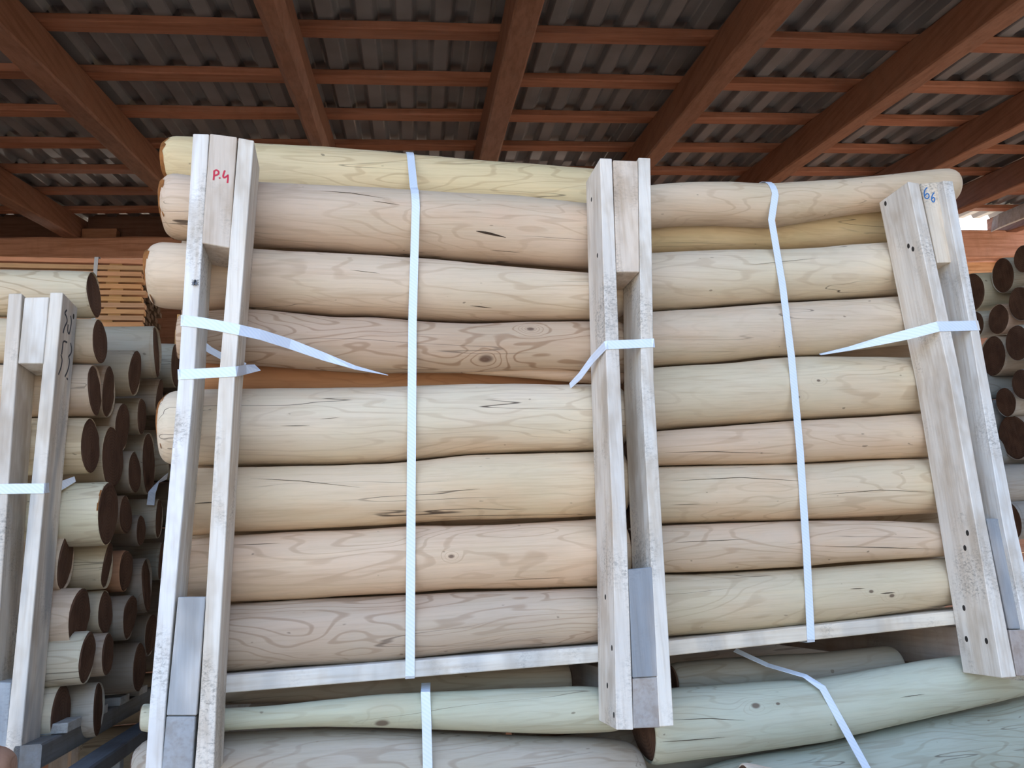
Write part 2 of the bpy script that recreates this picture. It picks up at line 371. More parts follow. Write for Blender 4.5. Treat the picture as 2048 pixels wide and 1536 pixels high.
SEG = 26
def make_log(fr, ctrl, label=None, group=None, color=(0.6,0.45,0.3), mat=None, seed=1, ends=('cut','cap'), round_=(0.022, 0.86), rim=False, name='peeled_log', wav=1.0, knots=None, lines=0.5):
    """ctrl: list of (u, w, z, r); becomes one log with its cut faces as children"""
    ctrl = sorted(ctrl); C = np.array(ctrl)
    u0, u1 = C[0,0], C[-1,0]; um = (u0+u1)/2; wm = float(np.mean(C[:,1])); zm = float(np.mean(C[:,2]))
    n = max(10, int((u1-u0)/0.024))
    us = np.linspace(u0, u1, n)
    el, ef = round_
    extra = [el*f for f in (0.04, 0.12, 0.28, 0.55)]
    us = np.unique(np.concatenate([us, [u0+e for e in extra], [u1-e for e in extra]]))
    fine = np.linspace(u0, u1, 160)
    def sm(col):
        y = np.interp(fine, C[:,0], C[:,col]); k = np.hanning(25); k /= k.sum()
        yp = np.concatenate([2*y[0]-y[12:0:-1], y, 2*y[-1]-y[-2:-14:-1]])
        return np.interp(us, fine, np.convolve(yp, k, 'valid'))
    ws, zs, rs = sm(1), sm(2), sm(3)
    V = []; rings = []
    for i, u in enumerate(us):
        d = min(u-u0, u1-u); fac = 1.0
        if d < el: fac = ef+(1-ef)*math.sqrt(max(0.0, 1-(1-d/el)**2))
        ring = []
        for k in range(SEG):
            a = 2*math.pi*k/SEG; ca, sa = math.cos(a), math.sin(a)
            nz = noise.noise(Vector((u*5.0+seed*3.71, ca*1.1+seed, sa*1.1)))*0.040 + noise.noise(Vector((u*15.0+seed*7.3, ca*2.3, sa*2.3+seed)))*0.016
            r = rs[i]*fac*(1+nz*wav)
            ring.append(Vector((u-um, ws[i]-wm+ca*r, zs[i]-zm+sa*r)))
        if i in (0, len(us)-1):     # saw cuts are not quite square
            tl = (random.Random(seed*2+i).uniform(-0.12, 0.12), random.Random(seed*3+i).uniform(-0.12, 0.12))
            for v in ring:
                v.x += (v.y-(ws[i]-wm))*tl[0] + (v.z-(zs[i]-zm))*tl[1]
        rings.append(ring); V += ring
    Fc = []
    for i in range(len(us)-1):
        for k in range(SEG):
            a = i*SEG+k; b = i*SEG+(k+1) % SEG; Fc.append((a, a+SEG, b+SEG, b))
    if ends[0] != 'cut': Fc.append(tuple(range(SEG)))
    if ends[1] != 'cut': Fc.append(tuple(range((len(us)-1)*SEG, len(us)*SEG))[::-1])
    if knots:
        kl = []
        for (px, py, kr) in knots:
            rr = fr.ray(px, py); best = None
            for vv in V:
                q = Vector((vv.x+um, vv.y+wm, vv.z+zm))
                if vv.y > 0: continue
                e = (q - rr*(q.y/rr.y)).length
                if best is None or e < best[0]: best = (e, vv)
            kl.append((*best[1], kr))
        mat = log_material('peeled_log_knotty', lines, kl, full=0.6 if lines > 0.9 else 0.15, freq=130.0 if lines > 0.9 else 95.0)
    o = mk(name, V, Fc, mat or MAT_LOG, loc=fr.loc((um, wm, zm)), rotz=fr.yaw, smooth=True, color=color)
    for e, ring, sgn in ((ends[0], rings[0], -1), (ends[1], rings[-1], 1)):
        if e != 'cut': continue
        c = sum(ring, Vector())/SEG; fv = [v.copy() for v in ring]; ff = []
        for f in (0.93, 0.6, 0.25):
            for v in ring:
                q = c.lerp(v, f); q.x += sgn*(0.0025*(f < 0.95) + 0.002*noise.noise(q*40+Vector((seed,0,0)))); fv.append(q)
        fv.append(c+Vector((sgn*0.003, 0, 0)))
        for j in range(3):
            for k in range(SEG):
                k2 = (k+1) % SEG; ff.append((j*SEG+k, j*SEG+k2, (j+1)*SEG+k2, (j+1)*SEG+k))
        for k in range(SEG): ff.append((3*SEG+k, 3*SEG+(k+1) % SEG, 4*SEG))
        mk('cut_face', [v - c for v in fv], ff, MAT_CUT, o, loc=c, smooth=False)
        if rim:
            i0, i1 = (0, 3) if sgn < 0 else (len(us)-1, len(us)-4)
            rv = []; rf = []
            for k in range(SEG):
                a = rings[i0][k]; b = rings[i1][k]
                ff_ = 0.35+1.6*abs(noise.noise(Vector((k*0.9, seed*2.2, 0.5))))
                out = (a-c); out.x = 0; out.normalize()
                rv += [a+out*0.0012+Vector((sgn*0.0015,0,0)), a.lerp(b, ff_)+out*0.0007*ff_, a-out*0.002+Vector((sgn*0.001,0,0))]
            for k in range(SEG):
                p = k*3; q = ((k+1) % SEG)*3; rf += [(p, q, q+1, p+1), (p+2, q+2, q, p)]
            mk('bark_rim', rv, rf, MAT_BARK, o)
    tag(o, label, 'log', group)
    return o

from mathutils.bvhtree import BVHTree
def cracks(o, fr, items):
    """open drying cracks: thin dark slivers let into the surface of a log"""
    me = o.data; tree = BVHTree.FromPolygons([v.co for v in me.vertices], [tuple(p.vertices) for p in me.polygons])
    org = fr.Ri @ (CAM - Vector(o.location))
    for pix, wid in items:
        pts = []
        n = max(6, len(pix)*4)
        for i in range(n+1):
            t = i/n*(len(pix)-1); k = min(int(t), len(pix)-2); f = t-k
            x = pix[k][0]*(1-f)+pix[k+1][0]*f; y = pix[k][1]*(1-f)+pix[k+1][1]*f
            hit, nrm, idx, dist = tree.ray_cast(org, fr.ray(x, y).normalized())
            if hit is not None: pts.append((hit, nrm))
        if len(pts) < 4: continue
        V = []; Fc = []; m_ = len(pts)
        for i, (p, nn) in enumerate(pts):
            d = (pts[min(i+1, m_-1)][0]-pts[max(i-1, 0)][0]).normalized(); sd_ = d.cross(nn).normalized()*wid*(0.12+0.88*math.sin(math.pi*i/(m_-1)))/2
            V += [p-sd_+nn*0.0005, p+sd_+nn*0.0005]
        for i in range(m_-1): Fc.append((i*2, i*2+1, i*2+3, i*2+2))
        mk('crack', V, Fc, MAT_CRACK, o)

def pxlog(fr, pts, wf, **kw):
    return make_log(fr, [solve(fr, x, t, b, wf) for (x, t, b) in pts], **kw)

# ------------------------------------------------------------------ main crate frame
D = 1.50; DB = 0.109; WF0 = D+DB+0.002
TAN = (0.71, 0.555, 0.405); PALE = (0.75, 0.62, 0.465); YEL = (0.76, 0.60, 0.365); PINK = (0.68, 0.52, 0.385); GREENISH = (0.62, 0.60, 0.44)
GREYW = (0.66, 0.61, 0.54); WHITEW = (0.78, 0.73, 0.65)

def stations(q):
    """tl,tr,br,bl corners, or a list of (xl,yl,xr,yr) stations from top to bottom"""
    if len(q[0]) == 4: return q
    (a, b, c, d) = q; return [(*a, *b), (*d, *c)]
def quad_board(name, fr, quad, w0, w1, mat, parent, org, color, bev=0.0014, lab=None):
    """front face outline in the photograph's frame, on the plane at depth w0; extruded straight back to w1"""
    st = stations(quad); V = []; Fc = []; n = len(st)
    for (xl, yl, xr, yr) in st:
        l = fr.pt(xl, yl, w0)-org; r = fr.pt(xr, yr, w0)-org; dd = Vector((0, w1-w0, 0))
        V += [l, r, r+dd, l+dd]
    for i in range(n-1):
        for k in range(4):
            a = i*4+k; b = i*4+(k+1) % 4; Fc.append((a, b, b+4, a+4))
    Fc += [(3,2,1,0), tuple(range((n-1)*4, n*4))]
    o = mk(name, V, Fc, mat, parent, color=color, bevel=bev)
    if lab: o['label'] = lab
    return o

crate_o = CR.pt(1240, 1458, D); crate_o = Vector((crate_o.x, D+0.3, crate_o.z))
frame = empty('crate_frame', CR.loc(crate_o), CR.yaw)
tag(frame, 'pale wooden crate frame with three double posts holding the upper log stack', 'crate')
def post(name, quad, col, mat=MAT_POST, w0=D, w1=D+DB, lab=None): return quad_board(name, CR, quad, w0, w1, mat, frame, crate_o, col, lab=lab)
QR1 = [(1816,363,1838,366),(1878,655,1901,655),(1897,740,1919,740),(1950,1041,1972,1041),(2004,1356,2033,1354)]
QM1 = [(1200,316,1224,317),(1214,760,1241,760),(1226,1060,1254,1060),(1233,1460,1267,1460)]
# left post
pL1 = post('post_board', [(386,267,418,268),(356,767,388,767),(300,1400,332,1400),(289,1556,322,1556)], (0.88,0.85,0.80))
pL2 = post('post_board', [(477,275,508,281),(437,767,469,767),(400,1400,433,1400),(388,1556,427,1556)], (0.86,0.79,0.69))
sL = post('spacer_block', [(420,267),(474,274),(459.5,496),(404,486)], (0.66,0.56,0.46))
post('spacer_block', [(356,1194),(411,1194),(393,1431),(333,1431)], (0.74,0.71,0.67), MAT_POST_LOW)
# middle post
pM1 = post('post_board', QM1, (0.84,0.77,0.68))
pM2 = post('post_board', [(1277,315,1301,316),(1283,760,1308,760),(1299,1060,1325,1060),(1319,1454,1348,1452)], (0.87,0.81,0.72))
post('spacer_block', [(1226.5,320),(1276,322),(1279,544),(1233.5,544)], (0.80,0.67,0.54))
post('spacer_block', [(1257,1139),(1305,1134),(1315.5,1353),(1266,1356)], (0.50,0.49,0.49), MAT_POST_LOW)
# right post
pR1 = post('post_board', QR1, (0.84,0.77,0.68))
pR2 = post('post_board', [(1886,361,1906,362),(1938,640,1955,640),(1958,760,1977,760),(2005,1041,2030,1041),(2072,1366,2102,1364)], (0.88,0.84,0.78))
sR = post('spacer_block', [(1841,367),(1887,363),(1919,524),(1875,526)], (0.84,0.72,0.57), w0=D+0.022)
post('spacer_block', [(1973,1037),(2018,1038),(2066,1258),(2018,1258)], (0.50,0.49,0.49), MAT_POST_LOW, w0=D+0.012)
# stringers run back under the deck; their end grain shows between the post feet
def stringer(q, col): return quad_board('stringer', CR, q, D+0.001, D+0.95, MAT_STR, frame, crate_o, col)
stringer([(333,1433),(391,1433),(383,1552),(322,1552)], (0.43,0.44,0.45))
stringer([(1266,1357),(1316,1354),(1321,1455),(1267,1457)], (0.46,0.42,0.39))
stringer([(2019,1260),(2066,1260),(2086,1352),(2034,1352)], (0.48,0.40,0.35))
# deck boards: front ones visible, others behind
def deck(q, w0, w1, col): return quad_board('deck_board', CR, q, w0, w1, MAT_DECK, frame, crate_o, col)
DW = D+DB+0.001
deck([(405,1355),(1262,1287),(1262,1319),(405,1390)], DW, DW+0.10, (0.80,0.76,0.68))
deck([(1264,1290),(1990,1213),(1994,1240),(1264,1320)], DW, DW+0.10, (0.80,0.71,0.58))
for i in range(4):
    wd = DW+0.20+i*0.19
    a = CR.pt(405,1370,DW)-crate_o; b = CR.pt(1990,1226,DW)-crate_o
    z = a.z+0.0
    mk('deck_board', [Vector(p) for p in ((a.x,wd-crate_o.y,a.z-.012),(b.x,wd-crate_o.y,b.z-.012),(b.x,wd-crate_o.y,b.z+.010),(a.x,wd-crate_o.y,a.z+.010),
        (a.x,wd+.1-crate_o.y,a.z-.012),(b.x,wd+.1-crate_o.y,b.z-.012),(b.x,wd+.1-crate_o.y,b.z+.010),(a.x,wd+.1-crate_o.y,a.z+.010))], BOXF, MAT_DECK, frame, color=(0.55,0.48,0.4), bevel=0.0014)

# ---- writing and nails on the posts
def stroke_mesh(pts, wid, nrm, depth=0.0006):
    """flat pen stroke through 3-D points lying on a plane with normal nrm"""
    V = []; Fc = []; n = len(pts)
    for i in range(n):
        a = pts[max(i-1, 0)]; b = pts[min(i+1, n-1)]; d = (b-a).normalized(); s = d.cross(nrm).normalized()*wid/2
        for q in (pts[i]-s, pts[i]+s): V += [q+nrm*depth, q-nrm*0.0004]
    for i in range(n-1):
        a = i*4; b = a+4
        Fc += [(a, a+2, b+2, b), (a+1, b+1, b+3, a+3), (a, b, b+1, a+1), (a+2, a+3, b+3, b+2)]
    Fc += [(0, 1, 3, 2), ((n-1)*4, (n-1)*4+2, (n-1)*4+3, (n-1)*4+1)]
    return V, Fc
def smooth_poly(p):
    out = []
    for i in range(len(p)-1):
        for k in range(4):
            t = k/4; p0 = p[max(i-1,0)]; p1 = p[i]; p2 = p[i+1]; p3 = p[min(i+2,len(p)-1)]
            out.append(0.5*((2*p1)+(p2-p0)*t+(2*p0-5*p1+4*p2-p3)*t*t+(3*p1-p0-3*p2+p3)*t**3))
    return out+[p[-1]]
def write(strokes, sc, off, w0, wid, mat, parent, name, org=None, smooth=True):
    V = []; Fc = []
    for s in strokes:
        p = [CR.pt(x*sc+off[0], y*sc+off[1], w0)-(org if org is not None else crate_o) for x, y in s]
        if smooth and len(p) > 2: p = smooth_poly(p)
        v, f = stroke_mesh(p, wid, Vector((0,-1,0))); k = len(V); V += v; Fc += [tuple(i+k for i in q) for q in f]
    return mk(name, V, Fc, mat, parent)
write([[(430,266),(429,295),(426,320)], [(428,270),(442,262),(455,270),(454,284),(440,292),(430,294)], [(460,304),(464,311)],
       [(492,264),(486,280),(482,298),(488,306),(499,300),(508,294)], [(509,288),(510,310),(507,336)]], 0.345, (280,250), D, 0.0033, MAT_RED, sL, 'handwriting')
write([[(748,192),(732,210),(727,240),(734,264),(750,270),(761,255),(756,238),(744,236),(733,248)],
       [(797,228),(784,246),(778,272),(785,291),(796,291),(800,274),(793,262),(781,270)]], 0.2865, (1640,320), D+0.022, 0.0028, MAT_BLUE, sR, 'handwriting')
def side_points(fr, quad, edge, pix, w0, org):
    """sight lines met with the side face of a board (edge 0 = left side, 1 = right side)"""
    st = stations(quad); out = []
    for x, y in pix:
        i = 0
        while i < len(st)-2 and y > st[i+1][1]: i += 1
        e = 0 if edge == 0 else 2
        top = fr.pt(st[i][e], st[i][e+1], w0); bot = fr.pt(st[i+1][e], st[i+1][e+1], w0)
        nrm = (top-bot).cross(Vector((0,1,0))).normalized()
        if (nrm.x < 0) != (edge == 0): nrm = -nrm
        r = fr.ray(x, y); out.append(r*(top.dot(nrm)/r.dot(nrm)) - org)
    return out, nrm
def nails(fr, quad, edge, pix, w0, org, parent, r=0.0042):
    pts, nrm = side_points(fr, quad, edge, pix, w0, org)
    for p in pts:
        V = []; t = nrm.cross(Vector((0,0,1))).normalized(); u = t.cross(nrm)
        for k in range(10):
            a = 2*math.pi*k/10; V.append(p+t*math.cos(a)*r+u*math.sin(a)*r*1.5+nrm*0.0006)
        V2 = [v-nrm*0.003 for v in V]
        mk('nail', V+V2, [tuple(range(10)), tuple(range(19,9,-1))]+[(k, (k+1) % 10, 10+(k+1) % 10, 10+k) for k in range(10)], MAT_NAIL, parent)
nails(CR, QR1, 0, [(1771,407),(1817,492),(1826,498),(1935,1066),(1930,1096),(1928,1216),(1933,1278),(1973,1282)], D, crate_o, pR1)
nails(CR, QM1, 0, [(1183,399),(1195,511),(1211,1194),(1224,1296),(1215,1371),(1228,1430)], D, crate_o, pM1, 0.0035)

# ------------------------------------------------------------------ logs of the main crate
ORD = ['topmost', 'second', 'third', 'fourth', 'fifth', 'sixth', 'seventh', 'eighth', 'ninth']
XE, XS = 1243, 1262
LB = [
 ([(333,271,372),(385,272,390),(520,286,420),(700,297,430),(820,308,440),(1000,322,450),(1172,336,462),(XE,342,466)], WF0+0.10, YEL, 'yellowish topmost log of the left bay, partly behind the log below', MAT_LOG, True),
 ([(331,342,478),(385,352,484),(520,365,495),(700,372,507),(820,378,514),(1000,390,528),(1172,406,541),(XE,411,545)], WF0, PINK, 'thick pinkish tan log second from top in the left bay', MAT_LOG_PLAIN, True),
 ([(302,483,616),(385,488,622),(500,495,617),(681,507,635),(727,509,631),(850,517,641),(917,523,646),(1054,534,642),(1178,545,641),(XE,548,640)], WF0, TAN, 'third log from top in the left bay, its end poking out farthest left', MAT_LOG, True),
 ([(359,628,722),(420,622,727),(500,618,731),(681,636,744),(761,634,747),(841,642,747),(955,648,746),(1070,643,742),(1180,642,748),(XE,642,752)], WF0, (0.56,0.40,0.28), 'darker swirling-grained knotty log fourth in the left bay', None, False),
 ([(326,783,931),(345,780,932),(490,777,932),(650,774,930),(800,773,924),(917,767,911),(1024,766,905),(1100,769,904),(1185,769,902),(XE,769,901)], WF0, PALE, 'thick pale log below the horizontal gap in the left bay', MAT_LOG_PLAIN, True),
 ([(352,938,1074),(480,934,1065),(650,931,1057),(800,926,1048),(950,910,1040),(1100,906,1036),(1190,904,1032),(XE,903,1030)], WF0, (0.71,0.55,0.375), 'cracked tan log sixth from top in the left bay', MAT_LOG_PLAIN, False),
 ([(345,1080,1214),(480,1069,1204),(588,1064,1198),(700,1060,1192),(833,1051,1185),(893,1052,1179),(1003,1050,1177),(1100,1042,1176),(1197,1036,1174),(XE,1034,1173)], WF0, (0.72,0.53,0.37), 'peach coloured log second from bottom in the left bay', None, False),
 ([(340,1219,1352),(460,1208,1342),(588,1199,1334),(723,1194,1328),(833,1188,1315),(944,1183,1304),(1003,1181,1299),(1102,1178,1292),(1201,1175,1286),(XE,1174,1283)], WF0, (0.55,0.43,0.325), 'bottom log of the left bay with wavy light grain lines', MAT_LOG_FIG, False),
]
CRK = {1: [([(952,462),(975,466),(1012,475)], 0.0055), ([(640,382),(700,386),(770,397)], 0.0018), ([(745,402),(800,410)], 0.0014), ([(980,500),(1040,505)], 0.0012)],
       2: [([(940,611),(985,616)], 0.0022), ([(700,540),(760,547)], 0.0010)],
       4: [([(640,838),(680,835)], 0.0008), ([(560,852),(620,851)], 0.0010)],
       5: [([(500,957),(600,962),(720,975)], 0.0011), ([(840,1033),(980,1031),(1150,1028)], 0.0012), ([(860,985),(960,978)], 0.0009), ([(385,1007),(440,1004)], 0.0016)],
       6: [([(470,1090),(560,1087)], 0.0010), ([(1010,1160),(1120,1155)], 0.0010)],
       7: [([(1040,1290),(1130,1285)], 0.0008)]}
for i, (pts, wf, col, lab, mat, rim) in enumerate(LB):
    kn = None; li = 0.5
    if i == 3: kn = [(975,722,0.016),(1068,656,0.009)]; li = 0.95
    if i == 6: kn = [(903,1106,0.006)]; li = 0.4
    lg = pxlog(CR, pts, wf, label=lab, group='logs in the left bay of the upper crate', color=col, mat=mat, seed=11+i, ends=('cut','cap'), rim=rim, knots=kn, lines=li,
          round_=(0.03, 0.74) if rim else (0.02, 0.9))
    if i in CRK: cracks(lg, CR, CRK[i])
RB = [
 ([(XS,372,462),(1303,369,458),(1360,363,453),(1450,363,452),(1520,366,457),(1545,366,458),(1600,362,447),(1700,357,430),(1800,346,420),(1870,337,414),(1906,336,412)], WF0, (0.72,0.56,0.40), 'topmost log of the right bay with a rounded end above the post', MAT_LOG, ),
 ([(XS,430,520),(1310,428,512),(1560,420,507),(1700,405,497),(1850,395,490)], WF0+0.092, YEL, 'recessed yellow log under the topmost log of the right bay', MAT_LOG_PLAIN),
 ([(XS,508,625),(1307,505,622),(1450,500,612),(1560,497,605),(1640,494,601),(1700,490,597),(1800,483,590),(1862,479,586)], WF0, PALE, 'broad pale log third from top in the right bay', MAT_LOG_PLAIN),
 ([(XS,628,737),(1310,623,732),(1440,614,725),(1530,608,712),(1640,602,711),(1700,599,703),(1815,592,690),(1870,588,684)], WF0, (0.69,0.55,0.41), 'fourth log from top in the right bay, beneath the slanting strap', MAT_LOG),
 ([(XS,742,866),(1312,736,861),(1450,727,850),(1550,715,843),(1650,712,838),(1780,714,829),(1838,716,824),(1885,717,821)], WF0, (0.70,0.58,0.42), 'tan log just below the slanting strap in the right bay', None),
 ([(XS,869,934),(1320,862,931),(1450,852,930),(1550,845,928),(1700,836,920),(1855,826,914),(1900,823,911)], WF0+0.006, (0.68,0.50,0.35), 'thin sixth log from top in the right bay', MAT_LOG),
 ([(XS,937,1050),(1325,933,1047),(1500,931,1043),(1700,923,1036),(1870,917,1026),(1915,914,1023)], WF0, (0.72,0.57,0.40), 'long cracked log seventh from top in the right bay', MAT_LOG_PLAIN),
 ([(XS,1054,1148),(1325,1051,1145),(1450,1046,1142),(1600,1042,1133),(1700,1041,1124),(1780,1042,1119),(1890,1046,1113),(1930,1047,1110)], WF0+0.004, (0.66,0.50,0.36), 'second log from bottom in the right bay, brownish', MAT_LOG),
 ([(XS,1150,1281),(1332,1148,1273),(1450,1146,1265),(1600,1137,1251),(1750,1127,1232),(1893,1116,1211),(1945,1112,1204)], WF0, (0.66,0.54,0.38), 'bottom log of the right bay resting on the deck board', None),
]
CRR = {2: [([(1500,530),(1560,524),(1640,516)], 0.0009)], 5: [([(1330,905),(1420,903),(1560,907)], 0.0012)],
       6: [([(1345,962),(1480,955),(1620,963)], 0.0013), ([(1640,990),(1760,980),(1860,984)], 0.0012), ([(1340,1010),(1400,1008)], 0.0009)],
       7: [([(1350,1085),(1500,1078)], 0.0011), ([(1650,1092),(1760,1095),(1870,1098)], 0.0014)], 8: [([(1760,1187),(1790,1185)], 0.0022), ([(1700,1178),(1730,1177)], 0.0016)]}
for i, (pts, wf, col, lab, mat) in enumerate(RB):
    kn = None
    if i == 4: kn = [(1648,766,0.005),(1592,800,0.005)]
    if i == 8: kn = [(1784,1186,0.007),(1734,1178,0.006)]
    lg = pxlog(CR, pts, wf, label=lab, group='logs in the right bay of the upper crate', color=col, mat=mat, seed=31+i, ends=('cut','cap' if i else 'cut'), knots=kn, lines=0.4,
          round_=(0.03, 0.62) if i == 0 else (0.02, 0.9))
    if i in CRR: cracks(lg, CR, CRR[i])
# second row behind, seen through the gaps
W2 = WF0+0.142
pxlog(CR, [(372,712,800),(700,720,812),(1000,728,822),(XE,735,828)], WF0+0.11, label='orange-brown log deep in the horizontal gap of the left bay', group='rear logs of the upper crate', color=(0.55,0.27,0.13), mat=MAT_LOG_PLAIN, seed=50)
pxlog(CR, [(925,734,747),(1060,735,757),(1180,736,768),(XE,736,772)], WF0+0.050, label='thin brown billet wedged in the gap beside the middle post', group='rear logs of the upper crate', color=(0.50,0.33,0.21), mat=MAT_LOG, seed=51)
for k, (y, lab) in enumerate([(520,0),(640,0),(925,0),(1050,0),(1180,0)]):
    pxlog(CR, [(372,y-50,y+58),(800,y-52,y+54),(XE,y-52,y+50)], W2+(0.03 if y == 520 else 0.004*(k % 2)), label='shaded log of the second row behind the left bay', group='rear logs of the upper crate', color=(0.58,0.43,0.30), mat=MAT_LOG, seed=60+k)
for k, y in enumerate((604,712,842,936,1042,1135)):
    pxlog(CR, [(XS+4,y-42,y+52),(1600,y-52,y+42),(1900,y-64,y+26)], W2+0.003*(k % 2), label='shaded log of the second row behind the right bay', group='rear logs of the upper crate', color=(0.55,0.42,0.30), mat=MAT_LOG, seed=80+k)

# ------------------------------------------------------------------ lower crate logs
GRP = 'logs in the lower stack'
GRN = (0.55,0.535,0.40)
pxlog(CR, [(284,1404,1466),(330,1414,1466),(444,1417,1462),(541,1412,1456),(635,1401,1453),(760,1388,1455),(854,1384,1458),(960,1380,1463),(1100,1374,1468),(1174,1370,1467),(1238,1378,1464)], WF0-0.004, label='greenish log under the crate with a dark knot, left half', group=GRP, color=GRN, knots=[(770,1447,0.014)], lines=0.4, seed=100, ends=('cut','cut'), round_=(0.03,0.8))
pxlog(CR, [(276,1472,1620),(444,1464,1620),(682,1455,1612),(800,1458,1612),(900,1464,1616),(1100,1471,1620),(1210,1474,1622),(1283,1480,1624)], WF0+0.0, label='broad greyish log cut by the bottom edge, left half', group=GRP, color=(0.47,0.41,0.335), mat=MAT_LOG_FIG, seed=101, ends=('cut','cut'), round_=(0.05,0.66))
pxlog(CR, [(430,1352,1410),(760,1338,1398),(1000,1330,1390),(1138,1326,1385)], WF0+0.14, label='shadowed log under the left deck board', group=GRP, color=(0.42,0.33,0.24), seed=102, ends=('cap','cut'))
lg = pxlog(CR, [(1288,1388,1534),(1345,1374,1524),(1480,1366,1509),(1640,1357,1485),(1767,1334,1455),(1874,1317,1430),(1956,1305,1411),(2070,1290,1384)], WF0-0.004, label='long pale green log under the right bay with two small knots', group=GRP, color=(0.545,0.55,0.44), knots=[(1503,1420,0.010),(1560,1415,0.005)], lines=0.35, seed=103, ends=('cut','cap'))
cracks(lg, CR, [([(1345,1440),(1420,1437),(1490,1441)], 0.0012), ([(1320,1484),(1380,1480),(1450,1474)], 0.0016), ([(1800,1395),(1850,1388)], 0.0012)])
pxlog(CR, [(1300,1570,1700),(1480,1514,1665),(1640,1489,1640),(1846,1440,1600),(2048,1393,1560),(2100,1385,1550)], WF0+0.0, label='grey-green log at the bottom right corner beneath the long pale one', group=GRP, color=(0.42,0.44,0.37), mat=MAT_LOG_FIG, seed=104, ends=('cut','cap'))
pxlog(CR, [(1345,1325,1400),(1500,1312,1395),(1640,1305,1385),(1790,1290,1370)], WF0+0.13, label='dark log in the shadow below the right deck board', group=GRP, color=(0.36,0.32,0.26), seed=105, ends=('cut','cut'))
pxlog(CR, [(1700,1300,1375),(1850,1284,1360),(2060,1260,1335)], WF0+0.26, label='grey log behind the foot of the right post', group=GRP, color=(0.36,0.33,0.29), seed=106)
zlow = (CR.pt(700,1622,WF0)).z-0.014
k = 0
r = 0.066; zc = zlow-r
zright = CR.pt(1310,1760,WF0+0.05).z
while zc > -CAM.z+r*0.9:
    for (ua, ub) in (((276,1278),(0,0)), ((1292,2100),(0,0))):
        u0 = CR.pt(ua[0] if isinstance(ua, tuple) else ua, 1540, WF0+r).x; u1 = CR.pt(ua[1], 1540, WF0+r).x
        if ua[0] > 1000 and zc+r > zright: continue
        for dw in (0,):
            make_log(CR, [(u0+0.01*(k % 3), WF0+r+dw, zc, r*0.98), ((u0+u1)/2, WF0+r+dw, zc, r*0.985), (u1-0.012*(k % 2), WF0+r+dw, zc, r*0.97)], label='log of the lower stack hidden below the picture edge', group='logs below the frame', color=(0.56,0.47,0.36), seed=200+k, mat=MAT_LOG, ends=('cap','cap')); k += 1
    u0 = CR.pt(276, 1540, WF0+r).x; u1 = CR.pt(2100, 1540, WF0+r).x
    make_log(CR, [(u0+0.03, WF0+3*r+0.012, zc+r, r*0.98), ((u0+u1)/2, WF0+3*r+0.012, zc+r, r), (u1, WF0+3*r+0.012, zc+r, r*0.97)], label='long rear log of the lower stack hidden behind the front ones', group='logs below the frame', color=(0.45,0.38,0.30), seed=240+k, mat=MAT_LOG, ends=('cap','cap'))
    zc -= 2*r

# ------------------------------------------------------------------ straps
def ribbon(name, fr, pts, width, label, group='white plastic straps', th=0.0009, mat=None):
    """pts: list of (u,w,z, side vector) in the frame; flat band of given width and thickness"""
    P = [Vector(p[:3]) for p in pts]; Wd = [Vector(p[3]).normalized() for p in pts]; n = len(P)
    org = sum(P, Vector())/n; V = []; Fc = []
    for i in range(n):
        d = (P[min(i+1,n-1)]-P[max(i-1,0)]).normalized(); wv = (Wd[i]-d*Wd[i].dot(d)).normalized(); nn = d.cross(wv).normalized()
        wd = width if len(pts[i]) < 5 else width*pts[i][4]
        a = P[i]-org-wv*wd/2; b = P[i]-org+wv*wd/2
        V += [a+nn*th/2, b+nn*th/2, b-nn*th/2, a-nn*th/2]
    for i in range(n-1):
        for k in range(4):
            a = i*4+k; b = i*4+(k+1) % 4; Fc.append((a, b, b+4, a+4))
    Fc += [(3,2,1,0), tuple(range((n-1)*4, n*4))]
    o = mk(name, V, Fc, mat or MAT_STRAP, loc=fr.loc(org), rotz=fr.yaw)
    return tag(o, label, 'strap', group)
def dense(pts, k=6):
    out = []
    for i in range(len(pts)-1):
        for j in range(k):
            t = j/k; a, b = pts[i], pts[i+1]
            q = [a[c]*(1-t)+b[c]*t for c in range(3)]; s = Vector(a[3]).lerp(Vector(b[3]), t)
            e = [(a[4] if len(a) > 4 else 1)*(1-t)+(b[4] if len(b) > 4 else 1)*t]
            out.append((*q, s, *e))
    a = pts[-1]; out.append((*a[:3], Vector(a[3]), a[4] if len(a) > 4 else 1)); return out
UX = (1,0,0); UZ = (0,0,1)
def C3(px, py, w, s=UX, e=1.0):
    p = CR.pt(px, py, w); return (p.x, p.y, p.z, s, e)
SW = 0.0175
def arc(px, yt, yb, wf, n=7, a0=100, a1=178):
    """points just outside a log's surface, from its top round to its near side"""
    u, wc, zc, r = solve(CR, px, yt, yb, wf); r = r*1.03+0.0015; out = []
    for i in range(n):
        a = math.radians(a0+(a1-a0)*i/(n-1)); out.append((u, wc+math.cos(a)*r, zc+math.sin(a)*r, UX))
    return out
wfr = WF0-0.004
top = CR.pt(818, 306, WF0+0.10); 
ribbon('strap', CR, [(top.x+0.004, WF0+0.40, top.z+0.03, UX), *arc(818,308,440,WF0+0.10,6,100,155), *arc(826,378,514,WF0,5,125,178), C3(825,640,wfr), C3(823,900,wfr), C3(821,1180,wfr), C3(820,1352,wfr+0.001), C3(820,1357,wfr+0.006), (CR.pt(820,1357,wfr).x, WF0+0.12, CR.pt(820,1358,wfr).z, UX)], SW, 'long vertical white strap over the logs of the left bay')
top = CR.pt(1520, 364, WF0+0.06)
